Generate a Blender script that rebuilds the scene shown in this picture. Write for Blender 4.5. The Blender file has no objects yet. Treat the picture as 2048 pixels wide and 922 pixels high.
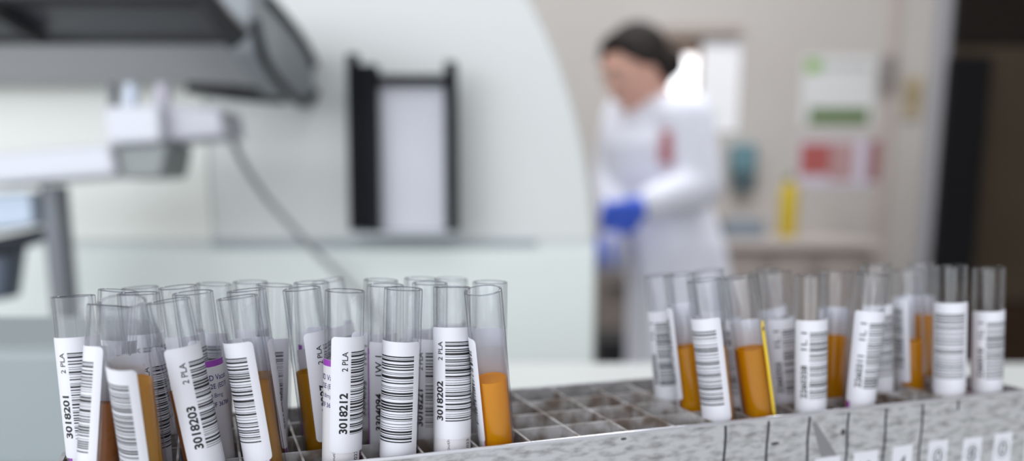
import bpy, bmesh, math, random
from mathutils import Vector, Matrix

scene = bpy.context.scene
COL = scene.collection
PI = math.pi
rad = math.radians

# ------------------------------------------------------------------ camera
F_PX, PITCH, W_PX, H_PX = 1673.68, rad(9.7633), 2048, 922
CX, CY = 1024.0, 682.0
BENCH = 0.900
LIP = BENCH + 0.062
CAM = Vector((0.0, 0.0, LIP + 0.085633))

cd = bpy.data.cameras.new('camera')
cam = bpy.data.objects.new('camera', cd)
COL.objects.link(cam)
cam.location = CAM
cam.rotation_euler = (PI / 2 - PITCH, 0, 0)
cd.sensor_fit = 'HORIZONTAL'
cd.sensor_width = 36.0
cd.lens = F_PX / W_PX * 36.0
cd.shift_y = (CY - H_PX / 2) / W_PX
cd.clip_start = 0.01
cd.dof.use_dof = True
cd.dof.focus_distance = 0.280
cd.dof.aperture_fstop = 3.9
scene.camera = cam


def ray(x, y):
    u, v = (x - CX) / F_PX, -(y - CY) / F_PX
    c, s = math.cos(PITCH), math.sin(PITCH)
    return Vector((u, c + v * s, -s + v * c))


def at(x, y, Y):
    """World point at distance Y in front of the camera that the photograph shows at pixel (x, y)."""
    d = ray(x, y)
    return CAM + d * (Y / d.y)


def at_x(x, y, X):
    d = ray(x, y)
    return CAM + d * (X / d.x)


# ------------------------------------------------------------------ helpers
def lin(c):
    return tuple(((v / 255.0) / 12.92 if v / 255.0 <= 0.04045 else ((v / 255.0 + 0.055) / 1.055) ** 2.4) for v in c)


def mat(name, srgb, rough=0.5, metal=0.0, spec=0.5, noise=None, bump=None, emit=None, stretch=None):
    """Principled material; noise = (srgb2, scale, lo, hi) mixes in a second colour of the surface itself."""
    m = bpy.data.materials.new(name)
    m.use_nodes = True
    nt = m.node_tree
    b = nt.nodes['Principled BSDF']
    c = lin(srgb) + (1,)
    b.inputs['Base Color'].default_value = c
    b.inputs['Roughness'].default_value = rough
    b.inputs['Metallic'].default_value = metal
    b.inputs['Specular IOR Level'].default_value = spec
    if noise:
        tc = nt.nodes.new('ShaderNodeTexCoord')
        nz = nt.nodes.new('ShaderNodeTexNoise')
        nz.inputs['Scale'].default_value = noise[1]
        nz.inputs['Detail'].default_value = 6
        rp = nt.nodes.new('ShaderNodeValToRGB')
        rp.color_ramp.elements[0].position = noise[2]
        rp.color_ramp.elements[1].position = noise[3]
        rp.color_ramp.elements[0].color = c
        rp.color_ramp.elements[1].color = lin(noise[0]) + (1,)
        mpn = nt.nodes.new('ShaderNodeMapping')
        mpn.inputs['Scale'].default_value = stretch or (1, 1, 1)
        nt.links.new(tc.outputs['Object'], mpn.inputs['Vector'])
        nt.links.new(mpn.outputs['Vector'], nz.inputs['Vector'])
        nt.links.new(nz.outputs['Fac'], rp.inputs['Fac'])
        nt.links.new(rp.outputs['Color'], b.inputs['Base Color'])
        if bump:
            bp = nt.nodes.new('ShaderNodeBump')
            bp.inputs['Strength'].default_value = bump
            bp.inputs['Distance'].default_value = 0.0005
            nt.links.new(nz.outputs['Fac'], bp.inputs['Height'])
            nt.links.new(bp.outputs['Normal'], b.inputs['Normal'])
    if emit:
        b.inputs['Emission Color'].default_value = lin(emit[0]) + (1,)
        b.inputs['Emission Strength'].default_value = emit[1]
    return m


def schlick(nt, f0=0.04, power=5.0):
    lw = nt.nodes.new('ShaderNodeLayerWeight')
    lw.inputs['Blend'].default_value = 0.5
    p = nt.nodes.new('ShaderNodeMath'); p.operation = 'POWER'
    p.inputs[1].default_value = power
    nt.links.new(lw.outputs['Facing'], p.inputs[0])
    a = nt.nodes.new('ShaderNodeMath'); a.operation = 'MULTIPLY_ADD'
    a.inputs[1].default_value = 1 - f0
    a.inputs[2].default_value = f0
    nt.links.new(p.outputs[0], a.inputs[0])
    return lw, a


def clear_plastic(name, face, edge, f0=0.035):
    m = bpy.data.materials.new(name); m.use_nodes = True
    nt = m.node_tree; nt.nodes.clear()
    out = nt.nodes.new('ShaderNodeOutputMaterial')
    lw, fr = schlick(nt, f0, 4.0)
    pw = nt.nodes.new('ShaderNodeMath'); pw.operation = 'POWER'; pw.inputs[1].default_value = 3.0
    nt.links.new(lw.outputs['Facing'], pw.inputs[0])
    mx = nt.nodes.new('ShaderNodeMix'); mx.data_type = 'RGBA'
    mx.inputs['A'].default_value = face + (1,)
    mx.inputs['B'].default_value = edge + (1,)
    nt.links.new(pw.outputs[0], mx.inputs['Factor'])
    tr = nt.nodes.new('ShaderNodeBsdfTransparent')
    nt.links.new(mx.outputs['Result'], tr.inputs['Color'])
    gl = nt.nodes.new('ShaderNodeBsdfGlossy'); gl.inputs['Roughness'].default_value = 0.04
    ms = nt.nodes.new('ShaderNodeMixShader')
    nt.links.new(fr.outputs[0], ms.inputs['Fac'])
    nt.links.new(tr.outputs[0], ms.inputs[1]); nt.links.new(gl.outputs[0], ms.inputs[2])
    nt.links.new(ms.outputs[0], out.inputs['Surface'])
    return m


def liquid(name, srgb, clear=0.35):
    m = bpy.data.materials.new(name); m.use_nodes = True
    nt = m.node_tree; nt.nodes.clear()
    out = nt.nodes.new('ShaderNodeOutputMaterial')
    c = lin(srgb)
    tr = nt.nodes.new('ShaderNodeBsdfTransparent')
    tr.inputs['Color'].default_value = tuple(min(1, v ** 0.5) for v in c) + (1,)
    df = nt.nodes.new('ShaderNodeBsdfDiffuse'); df.inputs['Color'].default_value = c + (1,)
    tl = nt.nodes.new('ShaderNodeBsdfTranslucent'); tl.inputs['Color'].default_value = c + (1,)
    m1 = nt.nodes.new('ShaderNodeMixShader'); m1.inputs['Fac'].default_value = 0.4
    nt.links.new(df.outputs[0], m1.inputs[1]); nt.links.new(tl.outputs[0], m1.inputs[2])
    m2 = nt.nodes.new('ShaderNodeMixShader'); m2.inputs['Fac'].default_value = clear
    nt.links.new(m1.outputs[0], m2.inputs[1]); nt.links.new(tr.outputs[0], m2.inputs[2])
    nt.links.new(m2.outputs[0], out.inputs['Surface'])
    return m


def paper(name, srgb, through=0.2):
    m = bpy.data.materials.new(name); m.use_nodes = True
    nt = m.node_tree
    b = nt.nodes['Principled BSDF']
    b.inputs['Base Color'].default_value = lin(srgb) + (1,)
    b.inputs['Roughness'].default_value = 0.55
    out = nt.nodes['Material Output']
    tl = nt.nodes.new('ShaderNodeBsdfTranslucent'); tl.inputs['Color'].default_value = lin(srgb) + (1,)
    ms = nt.nodes.new('ShaderNodeMixShader'); ms.inputs['Fac'].default_value = through
    nt.links.new(b.outputs[0], ms.inputs[1]); nt.links.new(tl.outputs[0], ms.inputs[2])
    nt.links.new(ms.outputs[0], out.inputs['Surface'])
    return m


def tag(o, label=None, cat=None, group=None, kind=None):
    if label: o['label'] = label
    if cat: o['category'] = cat
    if group: o['group'] = group
    if kind: o['kind'] = kind
    return o


def empty(name, M=None, loc=None, label=None, cat=None, group=None):
    o = bpy.data.objects.new(name, None)
    o.empty_display_size = 0.01
    COL.objects.link(o)
    if M is not None: o.matrix_world = M
    if loc is not None: o.location = loc
    return tag(o, label, cat, group)


def obj(name, bm, mats, parent=None, smooth=False, world=True, bevel=0.0):
    """Links a bmesh as one mesh object. world=True: coordinates are world ones even under a parent."""
    bmesh.ops.recalc_face_normals(bm, faces=bm.faces[:])
    me = bpy.data.meshes.new(name)
    bm.to_mesh(me); bm.free()
    for m in (mats if isinstance(mats, (list, tuple)) else [mats]):
        me.materials.append(m)
    if smooth:
        for p in me.polygons: p.use_smooth = True
        if smooth != 'all':
            me.set_sharp_from_angle(angle=rad(40))
    o = bpy.data.objects.new(name, me)
    COL.objects.link(o)
    if parent is not None:
        o.parent = parent
        if world:
            bpy.context.view_layer.update()
            o.matrix_parent_inverse = parent.matrix_world.inverted()
    if bevel:
        bv = o.modifiers.new('bevel', 'BEVEL'); bv.width = bevel; bv.segments = 3
        bv.limit_method = 'ANGLE'
    return o


def structure(name, bm, mats, **k):
    return tag(obj(name, bm, mats, **k), kind='structure')


def box(bm, x0, x1, y0, y1, z0, z1, mi=0):
    v = [bm.verts.new((x, y, z)) for z in (z0, z1) for y in (y0, y1) for x in (x0, x1)]
    for f in ((0, 2, 3, 1), (4, 5, 7, 6), (0, 1, 5, 4), (2, 6, 7, 3), (0, 4, 6, 2), (1, 3, 7, 5)):
        bm.faces.new([v[i] for i in f]).material_index = mi
    return v


def boxed(*a, mi=0):
    bm = bmesh.new(); box(bm, *a, mi=mi); return bm


def prism(bm, pts, vec, mi=0):
    """Extrudes a planar polygon (list of points) along vec."""
    a = [bm.verts.new(p) for p in pts]
    b = [bm.verts.new(Vector(p) + Vector(vec)) for p in pts]
    n = len(pts)
    bm.faces.new(a[::-1]).material_index = mi
    bm.faces.new(b).material_index = mi
    for i in range(n):
        bm.faces.new((a[i], a[(i + 1) % n], b[(i + 1) % n], b[i])).material_index = mi


def px_box(bm, x0, y0, x1, y1, Y, depth, mi=0):
    """A box whose front face stands at distance Y and covers the given pixel rectangle; its sides run straight back."""
    pts = [at(x0, y0, Y), at(x1, y0, Y), at(x1, y1, Y), at(x0, y1, Y)]
    prism(bm, pts, (0, depth, 0), mi)


def frame_of(d):
    d = d.normalized()
    u = d.cross(Vector((0, 0, 1)))
    if u.length < 1e-3: u = Vector((1, 0, 0))
    u.normalize()
    return d, u, d.cross(u)


def cone(bm, a, b, ra, rb, seg=20, caps=True, round_ends=False, sy=1.0, mi=0):
    """Tapered tube from a to b; round_ends adds hemispheres. sy flattens one cross axis."""
    a, b = Vector(a), Vector(b)
    d, u, v = frame_of(b - a)
    rings = []
    prof = []
    if round_ends:
        for k in range(1, 6): 
            t = k / 5 * PI / 2
            prof.append((a - d * ra * math.cos(t), ra * math.sin(t)))
        for k in range(0, 5):
            t = k / 5 * PI / 2
            prof.append((b + d * rb * math.sin(t), rb * math.cos(t)))
    else:
        prof = [(a, ra), (b, rb)]
    for c, r in prof:
        rings.append([bm.verts.new(c + (u * math.cos(2 * PI * i / seg) * r + v * math.sin(2 * PI * i / seg) * r * sy)) for i in range(seg)])
    for r0, r1 in zip(rings, rings[1:]):
        for i in range(seg):
            bm.faces.new((r0[i], r0[(i + 1) % seg], r1[(i + 1) % seg], r1[i])).material_index = mi
    if caps:
        bm.faces.new(rings[0][::-1]).material_index = mi
        bm.faces.new(rings[-1]).material_index = mi


def ellipsoid(bm, c, r, M=None, seg=24, rings=16, fn=None):
    c = Vector(c)
    vs = []
    for j in range(rings + 1):
        t = PI * j / rings
        row = []
        for i in range(seg):
            p = 2 * PI * i / seg
            q = Vector((math.sin(t) * math.cos(p), math.sin(t) * math.sin(p), math.cos(t)))
            if fn: q = fn(q)
            q = Vector((q.x * r[0], q.y * r[1], q.z * r[2]))
            if M is not None: q = M @ q
            row.append(q + c)
        vs.append(row)
    top = bm.verts.new(sum(vs[0], Vector()) / seg)
    bot = bm.verts.new(sum(vs[-1], Vector()) / seg)
    R = [[bm.verts.new(p) for p in row] for row in vs[1:-1]]
    for i in range(seg):
        bm.faces.new((top, R[0][i], R[0][(i + 1) % seg]))
        bm.faces.new((bot, R[-1][(i + 1) % seg], R[-1][i]))
    for r0, r1 in zip(R, R[1:]):
        for i in range(seg):
            bm.faces.new((r0[i], r1[i], r1[(i + 1) % seg], r0[(i + 1) % seg]))


def tube_path(bm, pts, r, seg=10, mi=0):
    pts = [Vector(p) for p in pts]
    rings = []
    for i, p in enumerate(pts):
        d = (pts[min(i + 1, len(pts) - 1)] - pts[max(i - 1, 0)])
        d, u, v = frame_of(d)
        rr = r[i] if isinstance(r, (list, tuple)) else r
        rings.append([bm.verts.new(p + u * math.cos(2 * PI * k / seg) * rr + v * math.sin(2 * PI * k / seg) * rr) for k in range(seg)])
    for r0, r1 in zip(rings, rings[1:]):
        for k in range(seg):
            bm.faces.new((r0[k], r0[(k + 1) % seg], r1[(k + 1) % seg], r1[k])).material_index = mi
    bm.faces.new(rings[0][::-1]).material_index = mi
    bm.faces.new(rings[-1]).material_index = mi


def smooth_path(pts, n=8):
    pts = [Vector(p) for p in pts]
    out = []
    for i in range(len(pts) - 1):
        p0, p1, p2, p3 = pts[max(i - 1, 0)], pts[i], pts[i + 1], pts[min(i + 2, len(pts) - 1)]
        for k in range(n):
            t = k / n
            out.append(0.5 * ((2 * p1) + (p2 - p0) * t + (2 * p0 - 5 * p1 + 4 * p2 - p3) * t * t + (3 * p1 - p0 - 3 * p2 + p3) * t ** 3))
    out.append(pts[-1])
    return out


_text_cache = {}


def text_mesh(s, bold=0.0):
    """Flat outline of a string in the xy plane with its lower-left corner at 0,0: (vertices, faces, width, height)."""
    k = (s, bold)
    if k in _text_cache: return _text_cache[k]
    cu = bpy.data.curves.new('lettering', 'FONT')
    cu.body = s; cu.size = 1.0; cu.offset = bold; cu.resolution_u = 4
    o = bpy.data.objects.new('lettering', cu)
    COL.objects.link(o)
    bpy.context.view_layer.update()
    dg = bpy.context.evaluated_depsgraph_get()
    me = bpy.data.meshes.new_from_object(o.evaluated_get(dg))
    vs = [(v.co.x, v.co.y) for v in me.vertices]
    fs = [tuple(p.vertices) for p in me.polygons]
    bpy.data.objects.remove(o); bpy.data.curves.remove(cu); bpy.data.meshes.remove(me)
    x0, x1 = min(v[0] for v in vs), max(v[0] for v in vs)
    y0, y1 = min(v[1] for v in vs), max(v[1] for v in vs)
    vs = [(x - x0, y - y0) for x, y in vs]
    _text_cache[k] = (vs, fs, x1 - x0, y1 - y0)
    return _text_cache[k]


def add_text(bm, s, length, height, place, mi=0, bold=0.0, cut=0.5):
    """Adds a string of the given length and height; place(x, y) maps text mm to a point."""
    vs, fs, w, h = text_mesh(s, bold)
    tb = bmesh.new()
    tv = [tb.verts.new((x / w * length, y / h * height, 0)) for x, y in vs]
    for f in fs:
        try: tb.faces.new([tv[i] for i in f])
        except ValueError: pass
    for ax, top in (((1, 0, 0), length), ((0, 1, 0), height)):
        k = cut
        while k < top:
            bmesh.ops.bisect_plane(tb, geom=tb.verts[:] + tb.edges[:] + tb.faces[:], plane_co=Vector(ax) * k, plane_no=ax)
            k += cut
    mp = {v: bm.verts.new(place(v.co.x, v.co.y)) for v in tb.verts}
    for f in tb.faces:
        try: bm.faces.new([mp[v] for v in f.verts]).material_index = mi
        except ValueError: pass
    tb.free()


# ------------------------------------------------------------------ materials
M_GLASS = clear_plastic('clear tube plastic', (0.972, 0.974, 0.98), (0.76, 0.775, 0.81), 0.028)
M_RIM = clear_plastic('tube rim plastic', (0.72, 0.73, 0.76), (0.36, 0.37, 0.40), 0.03)  # denser tint stands in for the dark line refraction draws at the rim
M_STICK = paper('sticker paper', (218, 218, 225), 0.1)
M_INK = mat('black print', (14, 14, 20), 0.5)
M_MAKER = paper('maker label film', (226, 224, 228), 0.25)
M_PURPLE = mat('purple print', (140, 60, 160), 0.5)
M_BLUEINK = mat('blue print', (40, 36, 100), 0.5)
M_YELLOW = mat('yellow sticker edge', (252, 214, 10), 0.5)
M_RBC = liquid('packed red cells', (70, 12, 14), 0.05)
LIQ = {
    'gold': liquid('golden plasma', (226, 164, 22), 0.38),
    'orange': liquid('orange plasma', (255, 184, 20), 0.30),
    'amber': liquid('amber plasma', (234, 166, 8), 0.30),
    'brown': liquid('brown plasma', (170, 100, 30), 0.30),
    'olive': liquid('olive plasma', (196, 140, 34), 0.38),
}

# ------------------------------------------------------------------ rack frame (millimetres, lip at z = 0)
TH = 0.35017172
RIGHT = Vector((math.cos(TH), -math.sin(TH), 0))
FWD = Vector((math.sin(TH), math.cos(TH), 0))
RC = Vector((-52.31289, -267.02633, 85.63304))


def rack_to_world(p):
    d = Vector(p) - RC
    return Vector((d.dot(RIGHT), d.dot(FWD), d.z)) * 0.001 + CAM


ROWQ = 19.5782
COLS = [-100.6, -80.53, -65.12, -45.36, -25.6, -5.84, 13.92, 33.68, 53.44, 73.2, 92.96, 112.72, 130.1, 148.28, 172.0, 191.75, 216.45, 228.9, 248.86, 266.84, 292.53]
MARK0, MARKP = 132.476, 19.7597

TUBE_POS = {
    'A': ((-91.23, 26.91, -39.0), (-93.1, 32.96, 54.41)),
    'B': ((-91.89, 6.99, -39.0), (-81.28, 19.98, 52.39)),
    'C': ((-72.21, 15.23, -39.0), (-75.68, -4.95, 56.37)),
    'M': ((-51.32, 8.49, -39.0), (-64.03, 11.67, 54.17)),
    'N': ((-50.66, 29.55, -39.0), (-57.08, 29.1, 54.56)),
    'O': ((-33.27, 8.17, -39.0), (-43.64, 12.15, 54.39)),
    'P': ((-32.49, 28.03, -39.0), (-40.0, 31.32, 54.52)),
    'Q': ((-34.7, 49.36, -39.0), (-29.3, 48.35, 54.19)),
    'R': ((-14.25, 29.22, -39.0), (-21.7, 29.58, 54.53)),
    'S': ((-14.76, 10.03, -39.0), (-9.85, 9.44, 55.47)),
    'T': ((5.99, 29.73, -39.0), (7.57, 28.84, 54.79)),
    'U': ((5.15, 10.08, -39.0), (9.71, 9.36, 55.42)),
    'V': ((21.92, 29.86, -39.0), (23.89, 28.64, 54.96)),
    'W': ((24.9, 6.99, -39.0), (27.89, 13.9, 54.87)),
    'X': ((48.13, 14.98, -39.0), (35.48, 2.19, 54.63)),
    'Y': ((46.06, 29.84, -39.0), (46.94, 28.67, 54.53)),
    'E': ((-91.69, 47.68, -39.0), (-81.3, 50.77, 53.9)),
    'F': ((-73.54, 28.4, -39.0), (-73.65, 30.78, 54.79)),
    'G': ((-72.08, 67.76, -39.0), (-75.73, 69.61, 52.86)),
    'H': ((-55.44, 49.42, -39.0), (-62.18, 48.26, 54.67)),
    'I': ((-54.46, 69.1, -39.0), (-50.03, 67.71, 53.41)),
    'J': ((-38.4, 69.1, -39.0), (-36.78, 67.69, 53.76)),
    'Z1': ((-15.94, 49.34, -39.0), (-16.06, 48.37, 54.66)),
    'Z2': ((7.05, 68.62, -39.0), (-7.53, 68.39, 53.27)),
    'T2': ((5.11, 49.51, -39.0), (9.79, 48.12, 54.74)),
    'V2': ((22.59, 49.72, -39.0), (25.29, 47.8, 54.83)),
    'V3': ((40.05, 69.58, -39.0), (43.2, 67.05, 52.31)),
    'a': ((141.4, 46.19, -39.0), (132.62, 52.82, 52.39)),
    'b': ((142.57, 27.14, -39.0), (130.05, 32.61, 54.41)),
    'c': ((142.29, 7.14, -39.0), (129.78, 13.61, 53.89)),
    'd': ((167.32, 26.57, -39.0), (158.66, 33.31, 52.66)),
    'e': ((162.5, 7.61, -39.0), (146.12, 12.99, 54.79)),
    'f': ((187.16, 27.08, -39.0), (178.06, 32.68, 54.01)),
    'g': ((183.15, 9.3, -39.0), (178.45, 10.5, 54.59)),
    'h': ((210.04, 29.22, -39.0), (207.97, 29.57, 53.81)),
    'i': ((206.64, 11.29, -39.0), (207.01, 7.61, 54.35)),
    'j': ((239.04, 28.21, -39.0), (231.07, 31.11, 55.9)),
    'k1': ((259.55, 27.71, -39.0), (250.48, 31.72, 53.04)),
    'k2': ((283.96, 48.17, -39.0), (276.97, 50.07, 53.75)),
    'l': ((260.24, 8.92, -39.0), (253.9, 11.1, 56.11)),
    'm': ((282.54, 8.85, -39.0), (276.15, 11.17, 54.6)),
    'd2': ((167.85, 46.87, -39.0), (157.02, 51.94, 53.72)),
    'f2': ((206.82, 44.77, -39.0), (188.68, 54.87, 52.99)),
}


# ------------------------------------------------------------------ sample tubes
RO, RI = 6.5, 5.55
RS = 6.56


def cyl(a, r, z):
    """Tube-local point (mm): angle a in degrees from the side that faces the camera, growing to the right."""
    t = rad(a)
    return Vector((r * math.sin(t), -r * math.cos(t), z)) * 0.001


def lathe(bm, prof, seg=48, mi=0, close=False):
    rings = [[bm.verts.new(Vector((r * math.cos(2 * PI * i / seg), r * math.sin(2 * PI * i / seg), z)) * 0.001) for i in range(seg)] if r > 1e-6 else [bm.verts.new(Vector((0, 0, z)) * 0.001)] for r, z in prof]
    pairs = list(zip(rings, rings[1:]))
    for r0, r1 in pairs:
        for i in range(seg):
            j = (i + 1) % seg
            if len(r0) == 1 and len(r1) == 1: continue
            if len(r0) == 1: f = bm.faces.new((r0[0], r1[j], r1[i]))
            elif len(r1) == 1: f = bm.faces.new((r0[i], r0[j], r1[0]))
            else: f = bm.faces.new((r0[i], r0[j], r1[j], r1[i]))
            f.material_index = mi


def dome(r, zc, n=8):
    return [(r * math.sin(PI / 2 * k / n), zc - r * math.cos(PI / 2 * k / n)) for k in range(n + 1)]


def wrap_sheet(bm, a0, a1, z0, z1, r, th, corner=1.6, mi=0):
    """Paper sheet wrapped round the tube between two angles, with rounded corners and a real thickness."""
    w = rad(a1 - a0) * r
    n = max(14, int(w / 0.8))
    xs = sorted(set([0, .15, .5, 1.0, corner] + [corner + (w - 2 * corner) * k / n for k in range(n + 1)] + [w - corner, w - 1.0, w - .5, w - .15, w]))
    def inset(x):
        e = min(x, w - x)
        return 0 if e >= corner else corner - math.sqrt(max(0, corner ** 2 - (corner - e) ** 2))
    rows = []
    for x in xs:
        a = a0 + math.degrees(x / r)
        i = inset(x)
        rows.append([bm.verts.new(cyl(a, r + th, z0 + i)), bm.verts.new(cyl(a, r + th, z1 - i)), bm.verts.new(cyl(a, r, z1 - i)), bm.verts.new(cyl(a, r, z0 + i))])
    for p, q in zip(rows, rows[1:]):
        for k in range(4):
            bm.faces.new((p[k], q[k], q[(k + 1) % 4], p[(k + 1) % 4])).material_index = mi
    bm.faces.new(rows[0]).material_index = mi
    bm.faces.new(rows[-1][::-1]).material_index = mi


def band(bm, a0, a1, z0, z1, r, mi):
    n = max(2, int(abs(a1 - a0) / 6))
    lo = [bm.verts.new(cyl(a0 + (a1 - a0) * k / n, r, z0)) for k in range(n + 1)]
    hi = [bm.verts.new(cyl(a0 + (a1 - a0) * k / n, r, z1)) for k in range(n + 1)]
    for k in range(n):
        bm.faces.new((lo[k], lo[k + 1], hi[k + 1], hi[k])).material_index = mi


def barcode_rows(rng, length):
    """(start, end) of the bars of a random barcode over length mm."""
    words = []
    for _ in range(10):
        w = [1, 1, 1, 1, 1, 1]
        for _ in range(5): w[rng.randrange(6)] += 1
        words += w
    words += [2, 3, 3, 1, 1, 1, 2]
    tot = sum(words)
    z, out, on = 0.0, [], True
    for w in words:
        d = w / tot * length
        if on: out.append((z, z + d * (0.92 if w > 1 else 0.8)))
        on = not on
        z += d
    return out


GROUP = 'blood sample tubes in the metal rack'


def make_tube(key, label, aL, text=None, small=None, top=15.0, size=39.0, liq='amber', level=30.0,
              maker=None, words=False, date=False, plain=False, wide=22.5, stripe=None, yellow=None, sticker=True):
    base, rim = TUBE_POS[key]
    b, t = rack_to_world(base), rack_to_world(rim)
    a = (t - b).normalized()
    tip = b - a * 0.0065
    L = (t - tip).length * 1000
    mid = b.lerp(t, 0.75)
    n = (CAM - mid)
    n = (n - a * n.dot(a)).normalized()
    r = a.cross(n)
    M = Matrix((( r.x, -n.x, a.x, tip.x), (r.y, -n.y, a.y, tip.y), (r.z, -n.z, a.z, tip.z), (0, 0, 0, 1)))
    root = empty('blood_tube', M, label=label, cat='test tube', group=GROUP)
    rng = random.Random(key)
    # wall: outer skin, rounded rim, inner skin
    bm = bmesh.new()
    prof = dome(RO, RO) + [(RO, 30), (RO, 60), (RO, L - 0.45), (RO - 0.12, L - 0.12), (RO - 0.4, L), (RI + 0.3, L - 0.06), (RI + 0.06, L - 0.4), (RI, 60), (RI, 30)] + dome(RI, RO)[::-1]
    lathe(bm, prof)
    bm.faces.ensure_lookup_table()
    for f in bm.faces:
        if f.calc_center_median().z * 1000 > L - 0.44: f.material_index = 1
    obj('tube_wall', bm, [M_GLASS, M_RIM], root, smooth='all', world=False)
    # plasma column with a meniscus, and the packed cells under it
    zl, zc = L - level, 42.0
    r2 = RI - 0.04
    bm = bmesh.new()
    lathe(bm, [(0, zc), (r2 * 0.6, zc), (r2, zc), (r2, zl + 0.5), (r2 - 0.35, zl + 0.12), (r2 - 1.2, zl), (0, zl)])
    obj('plasma', bm, LIQ[liq], root, smooth=True, world=False)
    bm = bmesh.new()
    lathe(bm, dome(r2, RO)[:-1] + [(r2, RO), (r2, zc - 0.1), (0, zc - 0.1)])
    obj('blood_cells', bm, M_RBC, root, smooth=True, world=False)
    R = RO + 0.02
    if maker:
        m0, m1 = maker
        zt = L - 22.6
        bm = bmesh.new()
        wrap_sheet(bm, m0, m1, 14.0, zt, R, 0.07, 0.8, 0)
        rr = R + 0.085
        band(bm, m0, m0 + 14, 14.2, zt - 0.2, rr, 1)
        band(bm, m1 - 2, m1, 14.2, zt - 1, rr, 1)
        band(bm, m0, m1, zt - 2.2, zt - 0.05, rr, 1)
        def flat(a_, z_):
            return lambda x, y: cyl(a_ + math.degrees(x / rr), rr + 0.01, z_ + y)
        def up(a_, z_):
            return lambda x, y: cyl(a_ - math.degrees(y / rr), rr + 0.01, z_ + x)
        if words:
            a_ = words
            add_text(bm, 'BD Vacutainer', 13.0, 1.9, flat(a_, zt - 6.9), 2, 0.012)
            add_text(bm, 'K2E (EDTA)', 10.0, 2.2, flat(a_, zt - 10.2), 2, 0.012)
            add_text(bm, '10.8mg', 5.6, 1.9, flat(a_, zt - 13.2), 2)
            add_text(bm, 'REF 367864', 9.0, 1.6, flat(a_, zt - 16.0), 2, 0.015)
        if date:
            zb = L - 56.0
            add_text(bm, '2023-10', 7.0, 1.5, up(date, zb - 1.5), 3, 0.008)
            add_text(bm, 'Plymouth', 8.0, 1.4, up(date - 66, zb - 5.0), 3)
        obj('maker_label', bm, [M_MAKER, M_PURPLE, M_BLUEINK, M_INK], root, world=False)
    if sticker:
        zt = L - top
        z0 = zt - size
        rs = R + 0.10
        aR = aL + math.degrees(wide / rs)
        bm = bmesh.new()
        wrap_sheet(bm, aL, aR, z0, zt, rs, 0.09, 1.5, 0)
        rp = rs + 0.12
        x0, x1 = (2.6, wide - 3.0) if plain else (6.7, wide - 2.6)
        bl = size - 11.2
        zb = z0 + 6.4
        for s, e in barcode_rows(rng, bl):
            band(bm, aL + math.degrees(x0 / rs), aL + math.degrees(x1 / rs), zb + s, zb + e, rp, 1)
        if text:
            def col(xm, z_):
                return lambda x, y: cyl(aL + math.degrees((xm - y) / rs), rp, z_ + x)
            ln = 13.8 if len(text) == 7 else 14.0
            add_text(bm, text, ln, 2.75, col(5.9, zb + 0.2), 1, 0.032)
            if small:
                k = 6.6 if 'PLA' in small else 7.4
                h = 1.9 if 'PLA' in small else 2.5
                add_text(bm, small, k, h, col(5.7, zb + bl - k), 1, 0.012)
        if yellow:
            wrap_sheet(bm, yellow[0], yellow[1], 40.0, L - 20.0, R, 0.08, 0.3, 2)
            wrap_sheet(bm, yellow[0] + 4, yellow[1] + 22, L - 19.9, L - 18.8, R, 0.08, 0.3, 2)
            band(bm, yellow[0] + 4, yellow[0] + 18, L - 22.6, L - 21.0, R + 0.12, 1)
        obj('barcode_sticker', bm, [M_STICK, M_INK, M_YELLOW], root, world=False)
    return root


def V(a, b): return (a, b)


P = 'plasma tube'
make_tube('A', 'leftmost plasma tube of the rack, white sticker reading 3018201', -88, '3018201', '2 PLA', 13, liq='brown', maker=(-62, 160), date=16)
make_tube('B', 'tube leaning right beside the 3018201 tube, barcode turned to the left', -204, '3018200', '2 PLA', 13, liq='brown', maker=(-204, -20), level=31)
make_tube('C', 'nearest tube at the left end, golden plasma right of a blurred barcode', -184, '3018204', '2 PLA', 19, liq='gold', maker=(-215, -4), level=26)
make_tube('M', 'tilted plasma tube whose sticker reads 3018203', -41, '3018203', '2 PLA', 14.5, liq='brown', maker=(-22, 175), date=38, level=29)
make_tube('N', 'tube behind the 3018203 tube, bare maker label with purple band', -30, sticker=False, liq='brown', maker=(-120, 110), words=2, level=30)
make_tube('O', 'tilted tube with sharp large barcode and olive plasma, right of 3018203', -175, '3018205', '2 PLA', 14, liq='olive', maker=(-180, 12), date=5, level=29)
make_tube('P', 'tube close behind the olive plasma tube with the sharp barcode', 43, '3018206', '2 PLA', 17.5, liq='olive', maker=(60, 250), level=30)
make_tube('Q', 'blurred upright barcode tube left of the 3018227 tube, one row behind', -142, '3018208', '2 PLA', 19, liq='brown', maker=(-130, 40), level=32)
make_tube('R', 'leaning golden plasma tube whose sticker reads 3018227', -12, '3018227', '2 PLA', 15, liq='olive', maker=(14, 220), level=30)
make_tube('S', 'upright tube in the front row, sticker reading 3018212', -37, '3018212', '2 PLA', 14.7, liq='olive', maker=(-120, 62), words=-82, date=50, level=30)
make_tube('T', 'tube behind and between two front tubes, bold sticker reading 3304094', -62, '3304094', '1W 1', 20, liq='brown', maker=(-80, 140), level=30)
make_tube('U', 'upright front tube facing with a large sharp barcode only, beside 3018212', -134, '3304090', '1W 1', 17.5, size=41, liq='olive', maker=(-140, 50), level=33)
make_tube('V', 'tube between the facing barcode tube and 3018202, sticker reading 3018221', -70, '3018221', '2 PLA', 20, liq='olive', maker=(-60, 150), level=30)
make_tube('W', 'front tube whose sticker reads 3018202, left of the bright orange one', -78, '3018202', '2 PLA', 14, liq='olive', maker=(-95, 130), date=62, level=34)
make_tube('X', 'bright orange plasma tube at the right end of the left cluster', -234, '3018207', '2 PLA', 16, liq='orange', maker=(-244, -42), level=33)
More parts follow.
